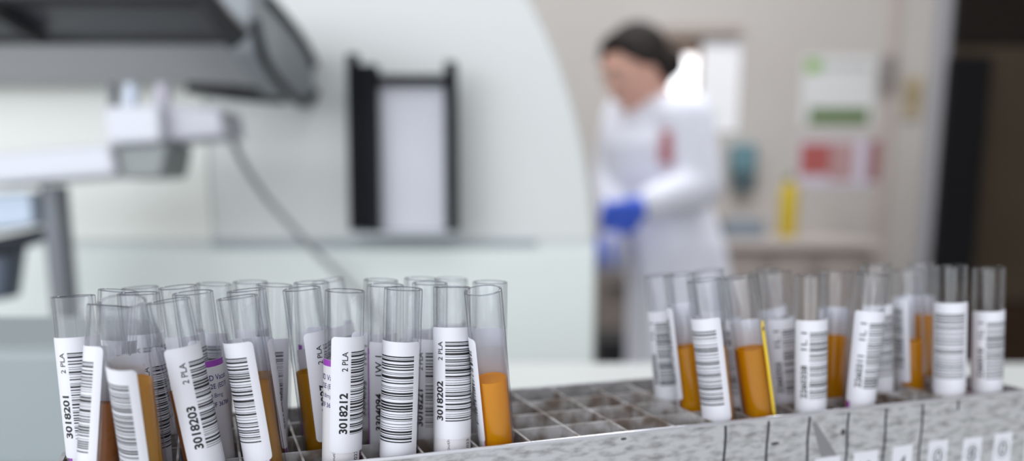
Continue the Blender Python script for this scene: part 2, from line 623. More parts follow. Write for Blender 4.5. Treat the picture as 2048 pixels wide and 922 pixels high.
make_tube('Y', 'mostly hidden tube right behind the bright orange plasma tube', -120, '3018209', '2 PLA', 17, liq='orange', maker=(-130, 60), level=33)
make_tube('E', 'third-row tube at the left end, behind the two crossing front tubes', -60, '3018210', '2 PLA', 17, liq='brown', maker=(-60, 150), level=32)
make_tube('F', 'second-row tube seen through the nearest golden tube, barcode on its right', -36, '3018211', '2 PLA', 19, liq='brown', maker=(-20, 170), level=32)
make_tube('G', 'back-row tube at the left end, rim above the nearest golden tube', -70, '3018213', '2 PLA', 17, liq='brown', maker=(-60, 150), level=32)
make_tube('H', 'third-row tube whose rim shows over the 3018203 tube', -80, '3018214', '2 PLA', 17, liq='brown', maker=(-60, 150), level=32)
make_tube('I', 'back-row tube whose rim shows between 3018203 and the sharp barcode tube', -150, '3018215', '2 PLA', 18, liq='brown', maker=(-60, 150), level=32)
make_tube('J', 'back-row tube whose rim peeks over the olive plasma tube', -60, '3018216', '2 PLA', 18, liq='brown', maker=(-60, 150), level=32)
make_tube('Z1', 'third-row tube between 3018227 and 3018212, rim just above them', -40, '3018217', '2 PLA', 17, liq='brown', maker=(-60, 150), level=32)
make_tube('Z2', 'back-row tube whose faint rim rises behind the 3018212 tube', -40, '3018218', '2 PLA', 18, liq='brown', maker=(-60, 150), level=32)
make_tube('T2', 'third-row tube behind 3304094 with its blurred number showing at left', -92, '3304095', '1W 1', 20, liq='brown', maker=(-60, 150), level=32)
make_tube('V2', 'third-row tube whose rim shows between the facing barcode tube and 3018202', -60, '3018219', '2 PLA', 19, liq='brown', maker=(-60, 150), level=32)
make_tube('V3', 'back-row tube whose blurred rim shows above the 3018202 tube', -60, '3018220', '2 PLA', 18, liq='brown', maker=(-60, 150), level=32)
make_tube('a', 'leftmost tube of the right cluster, blurred barcode turned half away', -92, '2260350', '1L 1', 15.5, liq='amber', maker=(-90, 140), level=31)
make_tube('b', 'amber tube behind the leftmost two of the right cluster', -232, '2260351', '1L 1', 13, liq='amber', maker=(-232, -60), level=31)
make_tube('c', 'second front tube of the right cluster with a wide clear barcode', -151, '2260352', '1L 1', 14.6, size=41, liq='amber', maker=(-160, 40), level=28)
make_tube('d', 'dark barcode tube behind the tube with the yellow edge', -186, '2260353', '1L 1', 18, liq='amber', maker=(-186, 0), level=30)
make_tube('e', 'amber plasma tube with a bright yellow strip down its right edge', 92, '2260354', '1L 1', 19, liq='amber', maker=(90, 270), level=30, yellow=(56, 88))
make_tube('f', 'second-row tube between the yellow-edged tube and 2260358', -50, '2260355', '1L 1', 20, liq='brown', maker=(-40, 150), level=30)
make_tube('g', 'upright front tube whose sticker reads 2260358 1L1', -60, '2260358', '1L 1', 18, liq='amber', maker=(-55, 130), level=30)
make_tube('h', 'orange plasma tube behind 2260358, no sticker in view', 120, '2260356', '1L 1', 17, liq='amber', maker=(118, 250), level=30)
make_tube('i', 'front tube leaning to the right, sticker reading 2260311 1L1', -48, '2260311', '1L 1', 15, liq='amber', maker=(-44, 140), level=30)
make_tube('j', 'second-row tube behind the right-leaning 2260311 tube', -60, '2260312', '1L 1', 18, liq='brown', maker=(-70, 140), level=30)
make_tube('k1', 'tube with a narrow white label strip left of its amber plasma', -198, '2260357', '1L 1', 13, liq='amber', maker=(-198, -40), level=34)
make_tube('k2', 'third-row amber tube behind the narrow white strip tube', -260, '2260359', '1L 1', 17, liq='amber', maker=(-250, -80), level=27)
make_tube('l', 'second tube from the right end, wide barcode between plain margins', -88, None, None, 15.7, size=40, plain=True, wide=19.5, liq='amber', maker=(-88, 80), level=30)
make_tube('m', 'rightmost tube of the rack, blurred white sticker beside the dark cupboard', -62, '2260310', '1L 1', 19, size=37, liq='amber', maker=(-70, 140), level=30)
make_tube('d2', 'third-row tube behind the yellow-edged tube, only its rim in view', -60, '2260313', '1L 1', 18, liq='amber', maker=(-70, 140), level=30)
make_tube('f2', 'third-row tube behind the 2260358 tube, only its rim in view', -60, '2260314', '1L 1', 18, liq='amber', maker=(-70, 140), level=30)

# ------------------------------------------------------------------ metal rack
M_RACK = mat('worn aluminium', (188, 188, 190), 0.45, 0.5, noise=((126, 124, 124), 420.0, 0.44, 0.74), bump=0.15, stretch=(0.35, 1, 1))
M_GRID = mat('stained divider metal', (206, 205, 206), 0.4, 0.45, noise=((136, 122, 112), 110.0, 0.38, 0.62), bump=0.1)
M_LIP = mat('bright worn edge', (205, 205, 210), 0.3, 0.8)
M_PEN = mat('dark pen', (34, 34, 48), 0.6)
M_SPOT = mat('dark stain', (62, 60, 60), 0.6)
rack_o = rack_to_world((92, 39, -62))
rackM = Matrix.Translation(rack_o) @ Matrix.Rotation(TH, 4, 'Z')
rack = empty('test_tube_rack', rackM, label='worn grey metal rack with square cells holding the blood tubes', cat='rack')
X0, X1, YB = COLS[0], COLS[-1], 4 * ROWQ


def rbox(bm, x0, x1, y0, y1, z0, z1, mi=0):
    box(bm, (x0 - 92) / 1000, (x1 - 92) / 1000, (y0 - 39) / 1000, (y1 - 39) / 1000, (z0 + 62) / 1000, (z1 + 62) / 1000, mi)


def rpt(x, y, z): return Vector(((x - 92) / 1000, (y - 39) / 1000, (z + 62) / 1000))


bm = bmesh.new()
rbox(bm, X0 - 1.4, X1 + 1.4, -1.4, 0, -62, -0.3)
cone(bm, rpt(X0 - 1.4, -0.7, -0.5), rpt(X1 + 1.4, -0.7, -0.5), 0.00085, 0.00085, 12, mi=1)
for k in range(0, 8):                                                   # pen lines that carry the dividers on
    x = MARK0 + k * MARKP
    n = 10
    for i in range(n):                                                  # slightly wavering strokes
        z0, z1 = -1.4 - i * 4.4, -1.4 - (i + 1) * 4.4
        if k == 6 and i > 0: break
        if k == 7: break
        dx0, dx1 = 0.25 * math.sin(i * 1.3 + k), 0.25 * math.sin((i + 1) * 1.3 + k)
        w = 0.55
        q = [bm.verts.new(rpt(x + dx0 - w, -1.46, z0)), bm.verts.new(rpt(x + dx0 + w, -1.46, z0)), bm.verts.new(rpt(x + dx1 + w, -1.46, z1)), bm.verts.new(rpt(x + dx1 - w, -1.46, z1))]
        bm.faces.new(q).material_index = 2
for x, z, w, h, mi in ((88.5, -2.2, 1.3, 0.5, 3), (13.5, -5.5, 1.0, 2.6, 2), (14.6, -8.5, 0.7, 1.6, 2), (156, -11, 2.2, 0.7, 3), (189.5, -9.5, 1.2, 1.4, 3)):
    q = [rpt(x + w * math.cos(t * PI / 5), -1.45, z + h * math.sin(t * PI / 5)) for t in range(10)]
    bm.faces.new([bm.verts.new(p) for p in q]).material_index = mi
q = [rpt(173.5, -1.44, -4), rpt(175.5, -1.44, -4), rpt(187, -1.44, -19), rpt(179, -1.44, -19)]   # slanting smear
bm.faces.new([bm.verts.new(p) for p in q]).material_index = 4
M_SMEAR = mat('pale smear', (138, 138, 142), 0.5, 0.6)
obj('front_wall', bm, [M_RACK, M_LIP, M_PEN, M_SPOT, M_SMEAR], rack, world=False)
bm = bmesh.new(); rbox(bm, X0 - 1.4, X1 + 1.4, YB, YB + 1.4, -62, -0.3)
cone(bm, rpt(X0 - 1.4, YB + 0.7, -0.4), rpt(X1 + 1.4, YB + 0.7, -0.4), 0.00075, 0.00075, 12, mi=1)
obj('back_wall_plate', bm, [M_RACK, M_RACK], rack, world=False)
for x in (X0 - 1.4, X1):
    bm = bmesh.new(); rbox(bm, x, x + 1.4, 0, YB, -62, -0.3)
    obj('end_plate', bm, M_RACK, rack, world=False)
bm = bmesh.new(); rbox(bm, X0, X1, 0, YB, -48, -45.6)
obj('floor_plate', bm, M_GRID, rack, world=False)
bm = bmesh.new()
for x in COLS[1:-1]: rbox(bm, x - 0.4, x + 0.4, 0, YB, -15, -1.0)
for j in range(1, 4): rbox(bm, X0, X1, j * ROWQ - 0.4, j * ROWQ + 0.4, -15, -1.05)
obj('divider_grid', bm, M_GRID, rack, world=False)
# paper number stickers along the front
for k, s in ((-1, '1'), (0, '2'), (1, '3'), (2, '6'), (3, '10'), (4, '4'), (5, '0'), (6, '8'), (7, '0')):
    xm = MARK0 + (k + 0.5) * MARKP + (0.6 if k < 7 else -0.8)
    zt = -19.0 + 0.35 * ((k * 7) % 3) - (1.2 if k < 3 else 0)
    w = 6.3 if k in (2, 3) else 5.3
    bm = bmesh.new()
    rbox(bm, xm - w, xm + w, -1.62, -1.42, zt - 15, zt, 0)
    hh = 6.0
    lw = 6.5 if len(s) > 1 else (1.6 if s == '1' else 3.9)
    add_text(bm, s, lw, hh, lambda x, y, xm=xm, lw=lw, zt=zt: rpt(xm - lw / 2 + x, -1.68, zt - 10.4 + y), 1, 0.0, 9)
    if s in '80':
        o_ = [(3.6 * math.cos(t * PI / 16), 4.4 * math.sin(t * PI / 16)) for t in range(32)]
        i_ = [(3.0 * math.cos(t * PI / 16), 3.8 * math.sin(t * PI / 16)) for t in range(32)]
        vo = [bm.verts.new(rpt(xm + x, -1.68, zt - 7.4 + z)) for x, z in o_]
        vi = [bm.verts.new(rpt(xm + x, -1.68, zt - 7.4 + z)) for x, z in i_]
        for t in range(32): bm.faces.new((vo[t], vo[(t + 1) % 32], vi[(t + 1) % 32], vi[t])).material_index = 2
    obj('number_sticker', bm, [M_STICK, M_INK, mat('grey pen', (150, 155, 160), 0.6)], rack, world=False)

# ------------------------------------------------------------------ the room
M_WALL = mat('painted wall', (197, 192, 187), 0.8, noise=((190, 184, 179), 1.2, 0.4, 0.7))
M_FLOOR = mat('grey vinyl floor', (150, 148, 146), 0.5, noise=((138, 136, 134), 6.0, 0.4, 0.6))
M_CEIL = mat('white ceiling', (225, 225, 225), 0.9)
structure('floor', boxed(-4.5, 3.2, -2.5, 5.0, -0.1, 0.0), M_FLOOR)
YW = 4.05
# back wall with a window opening
wx0, wz1 = at(1292, 74, YW).x, at(1292, 74, YW).z
wx1, wz0 = at(1478, 268, YW).x, at(1478, 268, YW).z
bm = bmesh.new()
box(bm, -4.5, wx0, YW, YW + 0.2, 0, 3.0)
box(bm, wx1, 3.2, YW, YW + 0.2, 0, 3.0)
box(bm, wx0, wx1, YW, YW + 0.2, 0, wz0)
box(bm, wx0, wx1, YW, YW + 0.2, wz1, 3.0)
structure('wall_back', bm, M_WALL)
structure('wall_right', boxed(3.2, 3.35, -2.5, 5.0, 0, 3.0), M_WALL)
structure('wall_left', boxed(-4.65, -4.5, -2.5, 5.0, 0, 3.0), M_WALL)
structure('ceiling', boxed(-4.65, 3.35, -2.5, 5.0, 3.0, 3.1), M_CEIL)
M_WOOD = mat('brown window wood', (150, 122, 100), 0.5)
M_DAY = mat('bright window pane', (255, 255, 255), 0.2, emit=((250, 250, 255), 2.6))
win = bmesh.new()
fw = 0.03
for b_ in ((wx0, wx1, wz1 - fw, wz1), (wx0, wx1, wz0, wz0 + fw), (wx0, wx0 + fw, wz0, wz1), (wx1 - fw, wx1, wz0, wz1)):
    box(win, b_[0], b_[1], YW + 0.05, YW + 0.11, b_[2], b_[3], 0)
xm = at(1397, 150, YW).x
box(win, xm, xm + 0.02, YW + 0.05, YW + 0.11, wz0, wz1, 0)
zt_ = at(1360, 106, YW).z
zb_ = at(1360, 200, YW).z
box(win, wx0, xm, YW + 0.05, YW + 0.11, zt_, zt_ + 0.03, 0)
box(win, wx0, xm, YW + 0.06, YW + 0.10, wz0, zb_, 2)
box(win, wx0, xm, YW + 0.06, YW + 0.10, zt_ + 0.03, wz1, 2)
box(win, wx0 + fw, xm, YW + 0.07, YW + 0.08, zb_, zt_, 1)
structure('window_1', win, [M_WOOD, M_DAY, mat('window panel', (210, 208, 206), 0.6)])
M_BLIND = mat('white roller blind', (250, 250, 252), 0.7)
bm = bmesh.new()
box(bm, xm + 0.02, wx1, YW + 0.03, YW + 0.045, wz0 + 0.01, wz1 - 0.01)
cone(bm, (xm + 0.02, YW + 0.03, wz1 - 0.02), (wx1, YW + 0.03, wz1 - 0.02), 0.016, 0.016, 14)
tag(obj('roller_blind', bm, M_BLIND, smooth=True), 'white roller blind drawn down over the right half of the window', 'blind')
p, q = at(1290, 52, YW - 0.03), at(1482, 70, YW - 0.03)
structure('trim_1', boxed(p.x, q.x, YW - 0.03, YW, q.z, p.z), mat('brown lintel', (168, 154, 144), 0.6), bevel=0.004)
# service duct running up the wall
p, q = at(1771, 200, YW - 0.02), at(1789, 200, YW - 0.02)
duct = empty('wall_conduit', loc=(p.x, YW - 0.03, 0.9), label='narrow beige conduit running up the back wall beside the posters', cat='conduit')
obj('channel', boxed(p.x, q.x, YW - 0.025, YW, 0.6, 2.9), mat('beige conduit', (190, 178, 172), 0.6), duct, bevel=0.005)
p, q = at(1766, 112, YW - 0.07), at(1790, 172, YW - 0.07)
obj('junction_box', boxed(p.x, q.x, YW - 0.075, YW - 0.045, q.z, p.z), mat('grey junction box', (140, 132, 130), 0.6), duct, bevel=0.006)


def wall_rect(bm, x0, y0, x1, y1, d0, d1, mi=0):
    p, q = at(x0, y0, YW - d1), at(x1, y1, YW - d1)
    box(bm, p.x, q.x, YW - d1, YW - d0, q.z, p.z, mi)


M_GREEN = mat('green print', (96, 122, 72), 0.6)
M_LGREEN = mat('light green print', (140, 180, 100), 0.6)
M_SHEET = mat('notice paper', (222, 222, 222), 0.6)
bm = bmesh.new()
wall_rect(bm, 1608, 112, 1745, 252, 0, 0.004, 0)
wall_rect(bm, 1612, 118, 1642, 146, 0.004, 0.0055, 2)
wall_rect(bm, 1645, 126, 1738, 140, 0.004, 0.0055, 3)
wall_rect(bm, 1618, 216, 1737, 248, 0.004, 0.0055, 1)
tag(obj('wall_notice', bm, [M_SHEET, M_GREEN, M_LGREEN, mat('pale print', (190, 192, 190), 0.6)]), 'white notice with a dark green strip along its lower edge', 'poster')
M_RED = mat('red print', (176, 92, 88), 0.6)
M_PINK = mat('pink print', (186, 150, 150), 0.6)
M_LAV = mat('lavender paper', (214, 208, 222), 0.6)
bm = bmesh.new()
wall_rect(bm, 1596, 278, 1768, 372, 0, 0.004, 3)
wall_rect(bm, 1602, 286, 1658, 350, 0.004, 0.0055, 0)
wall_rect(bm, 1662, 284, 1706, 362, 0.004, 0.0055, 1)
wall_rect(bm, 1738, 280, 1764, 364, 0.004, 0.0055, 2)
tag(obj('warning_notice', bm, [M_RED, M_PINK, mat('dull red print', (156, 106, 106), 0.6), M_LAV]), 'red and pink notice on the wall below the green-striped notice', 'poster')
bm = bmesh.new()
wall_rect(bm, 1812, 152, 1842, 236, 0, 0.02, 0)
wall_rect(bm, 1818, 168, 1836, 215, 0.02, 0.028, 1)
tag(obj('light_switch', bm, [mat('beige switch plate', (190, 176, 150), 0.5), mat('ochre switch rocker', (160, 142, 108), 0.5)], bevel=0.003), 'small beige switch plate near the dark cupboard', 'switch')
# soap dispenser
sd = empty('soap_dispenser', loc=at(1490, 385, YW), label='teal wall dispenser between the lab coat and the yellow bottle', cat='dispenser')
bm = bmesh.new(); wall_rect(bm, 1467, 288, 1514, 345, 0, 0.09)
obj('housing', bm, mat('teal plastic', (104, 140, 150), 0.4), sd, bevel=0.015)
bm = bmesh.new(); wall_rect(bm, 1470, 346, 1512, 384, 0, 0.08)
obj('reservoir', bm, mat('dark teal plastic', (78, 96, 102), 0.4), sd, bevel=0.012)
# counter along the back wall
ct = at(1600, 478, YW - 0.5).z
cx0, cx1 = at(1440, 480, YW - 0.6).x, at(1764, 480, YW - 0.6).x
counter = empty('wall_counter', loc=((cx0 + cx1) / 2, YW - 0.3, 0), label='beige counter along the back wall under the red notice', cat='counter')
obj('worktop', boxed(cx0, cx1, YW - 0.6, YW, ct - 0.035, ct), mat('beige worktop', (206, 196, 190), 0.5), counter, bevel=0.004)
bm = bmesh.new(); box(bm, cx0 + 0.02, cx1 - 0.02, YW - 0.56, YW, 0.08, ct - 0.036)
obj('cupboard', bm, mat('taupe cupboard', (172, 160, 152), 0.6), counter)
for i in range(3):
    a_, b_ = cx0 + 0.03 + i * (cx1 - cx0 - 0.06) / 3, cx0 + 0.02 + (i + 1) * (cx1 - cx0 - 0.06) / 3
    d_ = obj('door', boxed(a_, b_, YW - 0.58, YW - 0.561, 0.1, ct - 0.06), mat('taupe door', (176, 164, 156), 0.6), counter, bevel=0.003)
    obj('handle', boxed(b_ - 0.04, b_ - 0.028, YW - 0.60, YW - 0.581, ct - 0.2, ct - 0.08), mat('steel handle', (170, 170, 170), 0.3, 0.9), d_, bevel=0.003)
# yellow bottle with green cap
bp = at(1574, 466, YW - 0.34)
yb = empty('yellow_bottle', loc=(bp.x, YW - 0.34, ct), label='yellow bottle with a green cap standing on the back counter', cat='bottle')
bm = bmesh.new()
hb = at(1574, 362, YW - 0.34).z - ct
for i in range(1): pass
prof = [(0.0, 0.0), (0.036, 0.0), (0.038, 0.006), (0.038, hb * 0.86), (0.03, hb * 0.93), (0.016, hb * 0.96), (0.016, hb)]
lathe(bm, [(a * 1000, b * 1000) for a, b in prof] + [(0, hb * 1000)], 28)
obj('bottle_body', bm, mat('yellow plastic', (206, 178, 30), 0.4), yb, smooth=True, world=False)
bm = bmesh.new(); lathe(bm, [(0, hb * 1000 + .5), (19, hb * 1000 + .5), (19, hb * 1000 + 24), (0, hb * 1000 + 24)], 24)
obj('cap', bm, mat('green cap', (110, 130, 80), 0.4), yb, smooth=True, world=False)
# grey-blue box on the counter
p, q = at(1452, 440, YW - 0.45), at(1530, 480, YW - 0.45)
gb = empty('glove_box', loc=((p.x + q.x) / 2, YW - 0.4, ct), label='grey-blue carton on the back counter beside the lab coat', cat='box')
obj('carton', boxed(p.x, q.x, YW - 0.45, YW - 0.33, ct, p.z), mat('grey blue carton', (132, 142, 152), 0.6), gb, bevel=0.003)
bm = bmesh.new(); ellipsoid(bm, ((p.x + q.x) / 2, YW - 0.39, p.z), (0.05, 0.025, 0.012))
obj('tissue', bm, mat('blue grey tissue', (160, 168, 180), 0.7), gb, smooth=True)

# tall dark cupboard at the right
YD = 2.0
p = at(1888, 300, YD)
xL = p.x
M_DARK = mat('dark brown cupboard', (70, 60, 48), 0.6, spec=0.15, noise=((58, 48, 36), 3.0, 0.3, 0.7))
cup = empty('tall_cupboard', loc=(xL + 0.4, YD + 0.05, 0), label='tall dark brown cupboard with a long black handle at right edge', cat='cupboard')
obj('carcass', boxed(xL, xL + 0.9, YD + 0.025, YD + 0.10, 0.0, 2.3), mat('grey cupboard side', (150, 148, 152), 0.5), cup, bevel=0.002)
zt_ = at(1960, 92, YD).z
zr_ = at(1960, 600, YD).z
obj('upper_panel', boxed(xL + 0.006, xL + 0.9, YD, YD + 0.024, zt_ + 0.004, 2.3), mat('black panel', (24, 19, 14), 0.6, spec=0.15), cup, bevel=0.002)
dr = obj('door', boxed(xL + 0.006, xL + 0.9, YD, YD + 0.024, zr_, zt_), M_DARK, cup, bevel=0.002)
obj('lower_panel', boxed(xL + 0.006, xL + 0.9, YD, YD + 0.024, 0.06, zr_ - 0.004), mat('red brown panel', (46, 30, 18), 0.6, spec=0.15), cup, bevel=0.002)
a_, b_ = at(1905, 112, YD - 0.05), at(1948, 560, YD - 0.05)
bm = bmesh.new()
box(bm, a_.x, b_.x - 0.004, YD - 0.05, YD - 0.025, b_.z, a_.z)
for z in (a_.z - 0.05, b_.z + 0.05): box(bm, a_.x + 0.012, b_.x - 0.016, YD - 0.026, YD + 0.001, z - 0.015, z + 0.015)
obj('handle', bm, mat('black handle', (12, 12, 15), 0.6, spec=0.15), dr, bevel=0.003)

# black waste bin behind the bench
p, q = at(1197, 676, 2.75), at(1256, 740, 2.75)
binx = (p.x + q.x) / 2
wb = empty('waste_bin', loc=(binx, 2.85, 0), label='black bin standing under the gloved hands beyond the white machine', cat='bin')
bm = bmesh.new()
hz = p.z
prism(bm, [(p.x + 0.012, 2.76, 0.0), (q.x - 0.012, 2.76, 0.0), (q.x, 2.75, hz - 0.05), (p.x, 2.75, hz - 0.05)], (0, 0.2, 0))
obj('bucket', bm, mat('black bin plastic', (24, 24, 26), 0.5), wb, bevel=0.006)
bm = bmesh.new(); box(bm, p.x - 0.006, q.x + 0.006, 2.742, 2.962, hz - 0.05, hz)
obj('lid', bm, mat('black bin lid', (30, 30, 32), 0.45), wb, bevel=0.01)
# brown-grey cabinet behind the hands
p, q = at(1150, 520, 3.3), at(1330, 690, 3.3)
fc = empty('filing_cabinet', loc=((p.x + q.x) / 2, 3.5, 0), label='brown-grey low cabinet behind the person and the black bin', cat='cabinet')
obj('cabinet_body', boxed(p.x, q.x, 3.3, 3.7, 0.0, p.z), mat('brown grey cabinet', (150, 140, 134), 0.6), fc, bevel=0.004)
for i in range(2):
    z1 = p.z - 0.03 - i * (p.z - 0.05) / 2
    d_ = obj('drawer', boxed(p.x + 0.015, q.x - 0.015, 3.285, 3.299, z1 - (p.z - 0.07) / 2, z1), mat('brown grey drawer', (140, 130, 124), 0.6), fc, bevel=0.003)
    obj('handle', boxed((p.x + q.x) / 2 - 0.06, (p.x + q.x) / 2 + 0.06, 3.265, 3.284, z1 - 0.07, z1 - 0.055), mat('grey pull', (110, 106, 104), 0.4), d_, bevel=0.003)

# ------------------------------------------------------------------ work bench in front
M_BENCH = mat('white bench laminate', (224, 226, 223), 0.4, noise=((218, 221, 218), 3.0, 0.4, 0.7))
bench = empty('lab_bench', loc=(0, 0.4, 0), label='white laminate bench under the metal tube rack', cat='bench')
yf = 0.745
obj('bench_top', boxed(-1.3, 1.0, 0.06, yf, BENCH - 0.03, BENCH), M_BENCH, bench, bevel=0.004)
obj('bench_frame', boxed(-1.25, 0.95, 0.12, yf - 0.05, BENCH - 0.09, BENCH - 0.031), mat('grey bench frame', (150, 155, 158), 0.5), bench)
for x in (-1.22, 0.9):
    for y in (0.15, yf - 0.1):
        obj('leg', boxed(x, x + 0.045, y, y + 0.045, 0, BENCH - 0.091), mat('grey bench leg', (150, 155, 158), 0.5), bench, bevel=0.003)

# pale blue-grey box on the bench at far left
p, q = at(-420, 690, 0.42), at(150, 690, 0.42)
pb_ = empty('instrument_box', loc=((p.x + q.x) / 2, 0.47, BENCH), label='low pale blue-grey box on the bench left of the metal rack', cat='box')
obj('housing', boxed(p.x, q.x, 0.42, 0.53, BENCH + 0.004, p.z), mat('pale blue grey housing', (138, 147, 149), 0.5), pb_, bevel=0.008)
bm = bmesh.new()
for x in (p.x + 0.02, q.x - 0.02):
    for y in (0.435, 0.515): cone(bm, (x, y, BENCH), (x, y, BENCH + 0.006), 0.008, 0.008, 14)
obj('foot_pads', bm, mat('dark rubber', (40, 42, 44), 0.7), pb_)

# ------------------------------------------------------------------ white analyser
M_WHITE = mat('white painted casing', (213, 216, 214), 0.42, noise=((209, 212, 210), 2.0, 0.4, 0.7))
M_WHITE2 = mat('lower casing', (222, 229, 225), 0.42)
M_SEAM = mat('grey seam strip', (158, 168, 172), 0.5)
YM = 1.26
an = empty('laboratory_analyser', loc=(-0.5, 1.6, 0), label='large white laboratory machine with a curved side behind the left tubes', cat='machine')
edge = [(1190, 486), (1188, 440), (1181, 370), (1168, 295), (1148, 210), (1122, 130), (1092, 58), (1060, -4), (1020, -70), (965, -140), (890, -200)]
pts = [at(x, y, YM) for x, y in edge]
topz = pts[-1].z
xl = -1.5
zs = at(600, 486, YM).z
prism(bm := bmesh.new(), [Vector((xl, YM, zs))] + pts + [Vector((xl, YM, topz))], (0, 0.55, 0))
obj('upper_casing', bm, M_WHITE, an, smooth=True, bevel=0.006)
zlo = at(600, 497, YM - 0.02).z
pr = at(1191, 600, YM - 0.02).x
obj('lower_casing', boxed(xl, pr, YM - 0.02, YM + 0.55, 0.08, zlo), M_WHITE2, an, bevel=0.006)
pa, pb = at(420, 480, YM - 0.012), at(1072, 480, YM - 0.012)
obj('seam_strip', boxed(pa.x, pb.x, YM - 0.006, YM + 0.03, zlo + 0.0005, zs + 0.006), M_SEAM, an, bevel=0.002)
obj('shelf_strip', boxed(xl, pr, YM - 0.002, YM + 0.2, zlo - 0.001, zs + 0.001), mat('pale grey joint', (206, 212, 212), 0.5), an)
obj('plinth', boxed(xl + 0.02, pr - 0.02, YM + 0.02, YM + 0.5, 0, 0.08), mat('dark plinth', (60, 62, 66), 0.6), an)
pv = at(415, 300, YM - 0.003)
obj('side_panel', boxed(xl, pv.x, YM - 0.004, YM - 0.0005, zs + 0.004, at(300, 150, YM).z), mat('warm white panel', (232, 234, 228), 0.45), an, bevel=0.002)
# raised lid, seen from below and from its right end
M_LIDG = mat('grey lid underside', (188, 188, 192), 0.5)
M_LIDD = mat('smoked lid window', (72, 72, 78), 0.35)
M_BLK = mat('black lid edging and shade', (24, 24, 28), 0.45)
M_CAP = mat('grey end cap', (142, 148, 153), 0.45)
XC = -0.288
low = [(505, 40), (520, 105), (545, 152), (575, 187), (602, 207)]
up = [(622, 196), (634, 165), (626, 128), (603, 82), (566, 34), (530, -6), (500, -40)]
outer = [at_x(x, y, XC) for x, y in low + up]
bm = bmesh.new(); prism(bm, outer, (-0.035, 0, 0))
lid_cap = obj('lid_end_cap', bm, M_CAP, an, bevel=0.004)
cen = sum(outer, Vector()) / len(outer)
rim = [at_x(x, y, XC) for x, y in [(505, 40), (520, 105), (545, 152), (575, 187), (602, 207), (622, 196), (634, 165), (626, 128), (603, 82), (566, 34), (530, -6)]]
bm = bmesh.new(); tube_path(bm, smooth_path([p_ + Vector((0.002, 0, 0)) for p_ in rim], 4), 0.006)
obj('lid_trim', bm, M_BLK, an, smooth=True)
p0, p1 = at(200, 168, 1.20), at(200, 86, 1.08)
nx = XC - 0.036
bm = bmesh.new(); prism(bm, [Vector((nx, p0.y, p0.z)), Vector((nx, p1.y, p1.z)), Vector((nx, p1.y + 0.03, p1.z + 0.06)), Vector((nx, p0.y + 0.05, p0.z + 0.02))], (xl - nx + 0.5, 0, 0))
obj('lid_front', bm, M_LIDG, an, bevel=0.003)
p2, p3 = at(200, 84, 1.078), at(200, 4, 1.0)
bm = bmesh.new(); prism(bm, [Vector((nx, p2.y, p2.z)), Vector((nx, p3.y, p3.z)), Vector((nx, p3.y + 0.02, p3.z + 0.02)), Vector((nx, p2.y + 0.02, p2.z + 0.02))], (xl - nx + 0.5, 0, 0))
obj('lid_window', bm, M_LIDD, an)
bm = bmesh.new()
tube_path(bm, [Vector((nx + 0.0, p2.y - 0.004, p2.z)), Vector((xl + 0.55, p2.y - 0.004, p2.z))], 0.004)
tube_path(bm, [Vector((nx + 0.0, p3.y - 0.004, p3.z + 0.006)), Vector((xl + 0.5, p3.y - 0.004, p3.z + 0.006))], 0.012)
tube_path(bm, [at(404, -20, 0.885), at(442, 36, 0.90), at(478, 78, 0.915)], [0.010, 0.013, 0.016])
tube_path(bm, [at(372, 176, 1.12), at(470, 186, 1.14), at(566, 196, 1.15)], [0.007, 0.010, 0.009])  # dark bar added in place of the shadow under the end cap
tube_path(bm, [at(-40, 0, 0.99), at(30, 44, 1.02), at(88, 78, 1.05)], [0.010, 0.010, 0.009])
obj('lid_edging_and_shade', bm, M_BLK, an, smooth=True)

# black upright frame on the analyser's ledge
YF = YM - 0.075
bf = empty('black_frame', loc=at(800, 470, YF), label='black metal frame of two uprights and a crossbar on the white machine', cat='frame')
M_BF = mat('black powder coat', (13, 15, 21), 0.6, spec=0.15)
ledge = at(800, 478, YM - 0.02).z
def bar(x0, y0, x1, y1, Y, dpt, xb0=None, xb1=None):
    b_ = bmesh.new()
    pts_ = [at(x0, y0, Y), at(x1, y0, Y), at(x1 if xb1 is None else xb1, y1, Y), at(x0 if xb0 is None else xb0, y1, Y)]
    prism(b_, pts_, (0, dpt, 0)); return b_
obj('upright', bar(692, 106, 714, 462, YF, 0.02, 698, 720), M_BF, bf, bevel=0.002)
obj('upright', bar(716, 128, 752, 462, YF + 0.005, 0.035, 722, 757), M_BF, bf, bevel=0.002)
obj('upright', bar(888, 122, 912, 462, YF + 0.005, 0.035, 892, 914), M_BF, bf, bevel=0.002)
obj('crossbar', bar(752, 149, 889, 168, YF + 0.012, 0.02), M_BF, bf, bevel=0.002)
obj('backplate', bar(755, 169, 889, 462, YF + 0.03, 0.006, 758, 891), mat('lavender grey plate', (200, 201, 210), 0.45), bf)
bm = bmesh.new()
p, q = at(692, 461, YF), at(918, 466, YF)
box(bm, p.x, q.x, YF, YM - 0.001, q.z - 0.004, q.z)
obj('foot_shelf', bm, mat('pale shelf', (196, 204, 208), 0.45), bf, bevel=0.001)

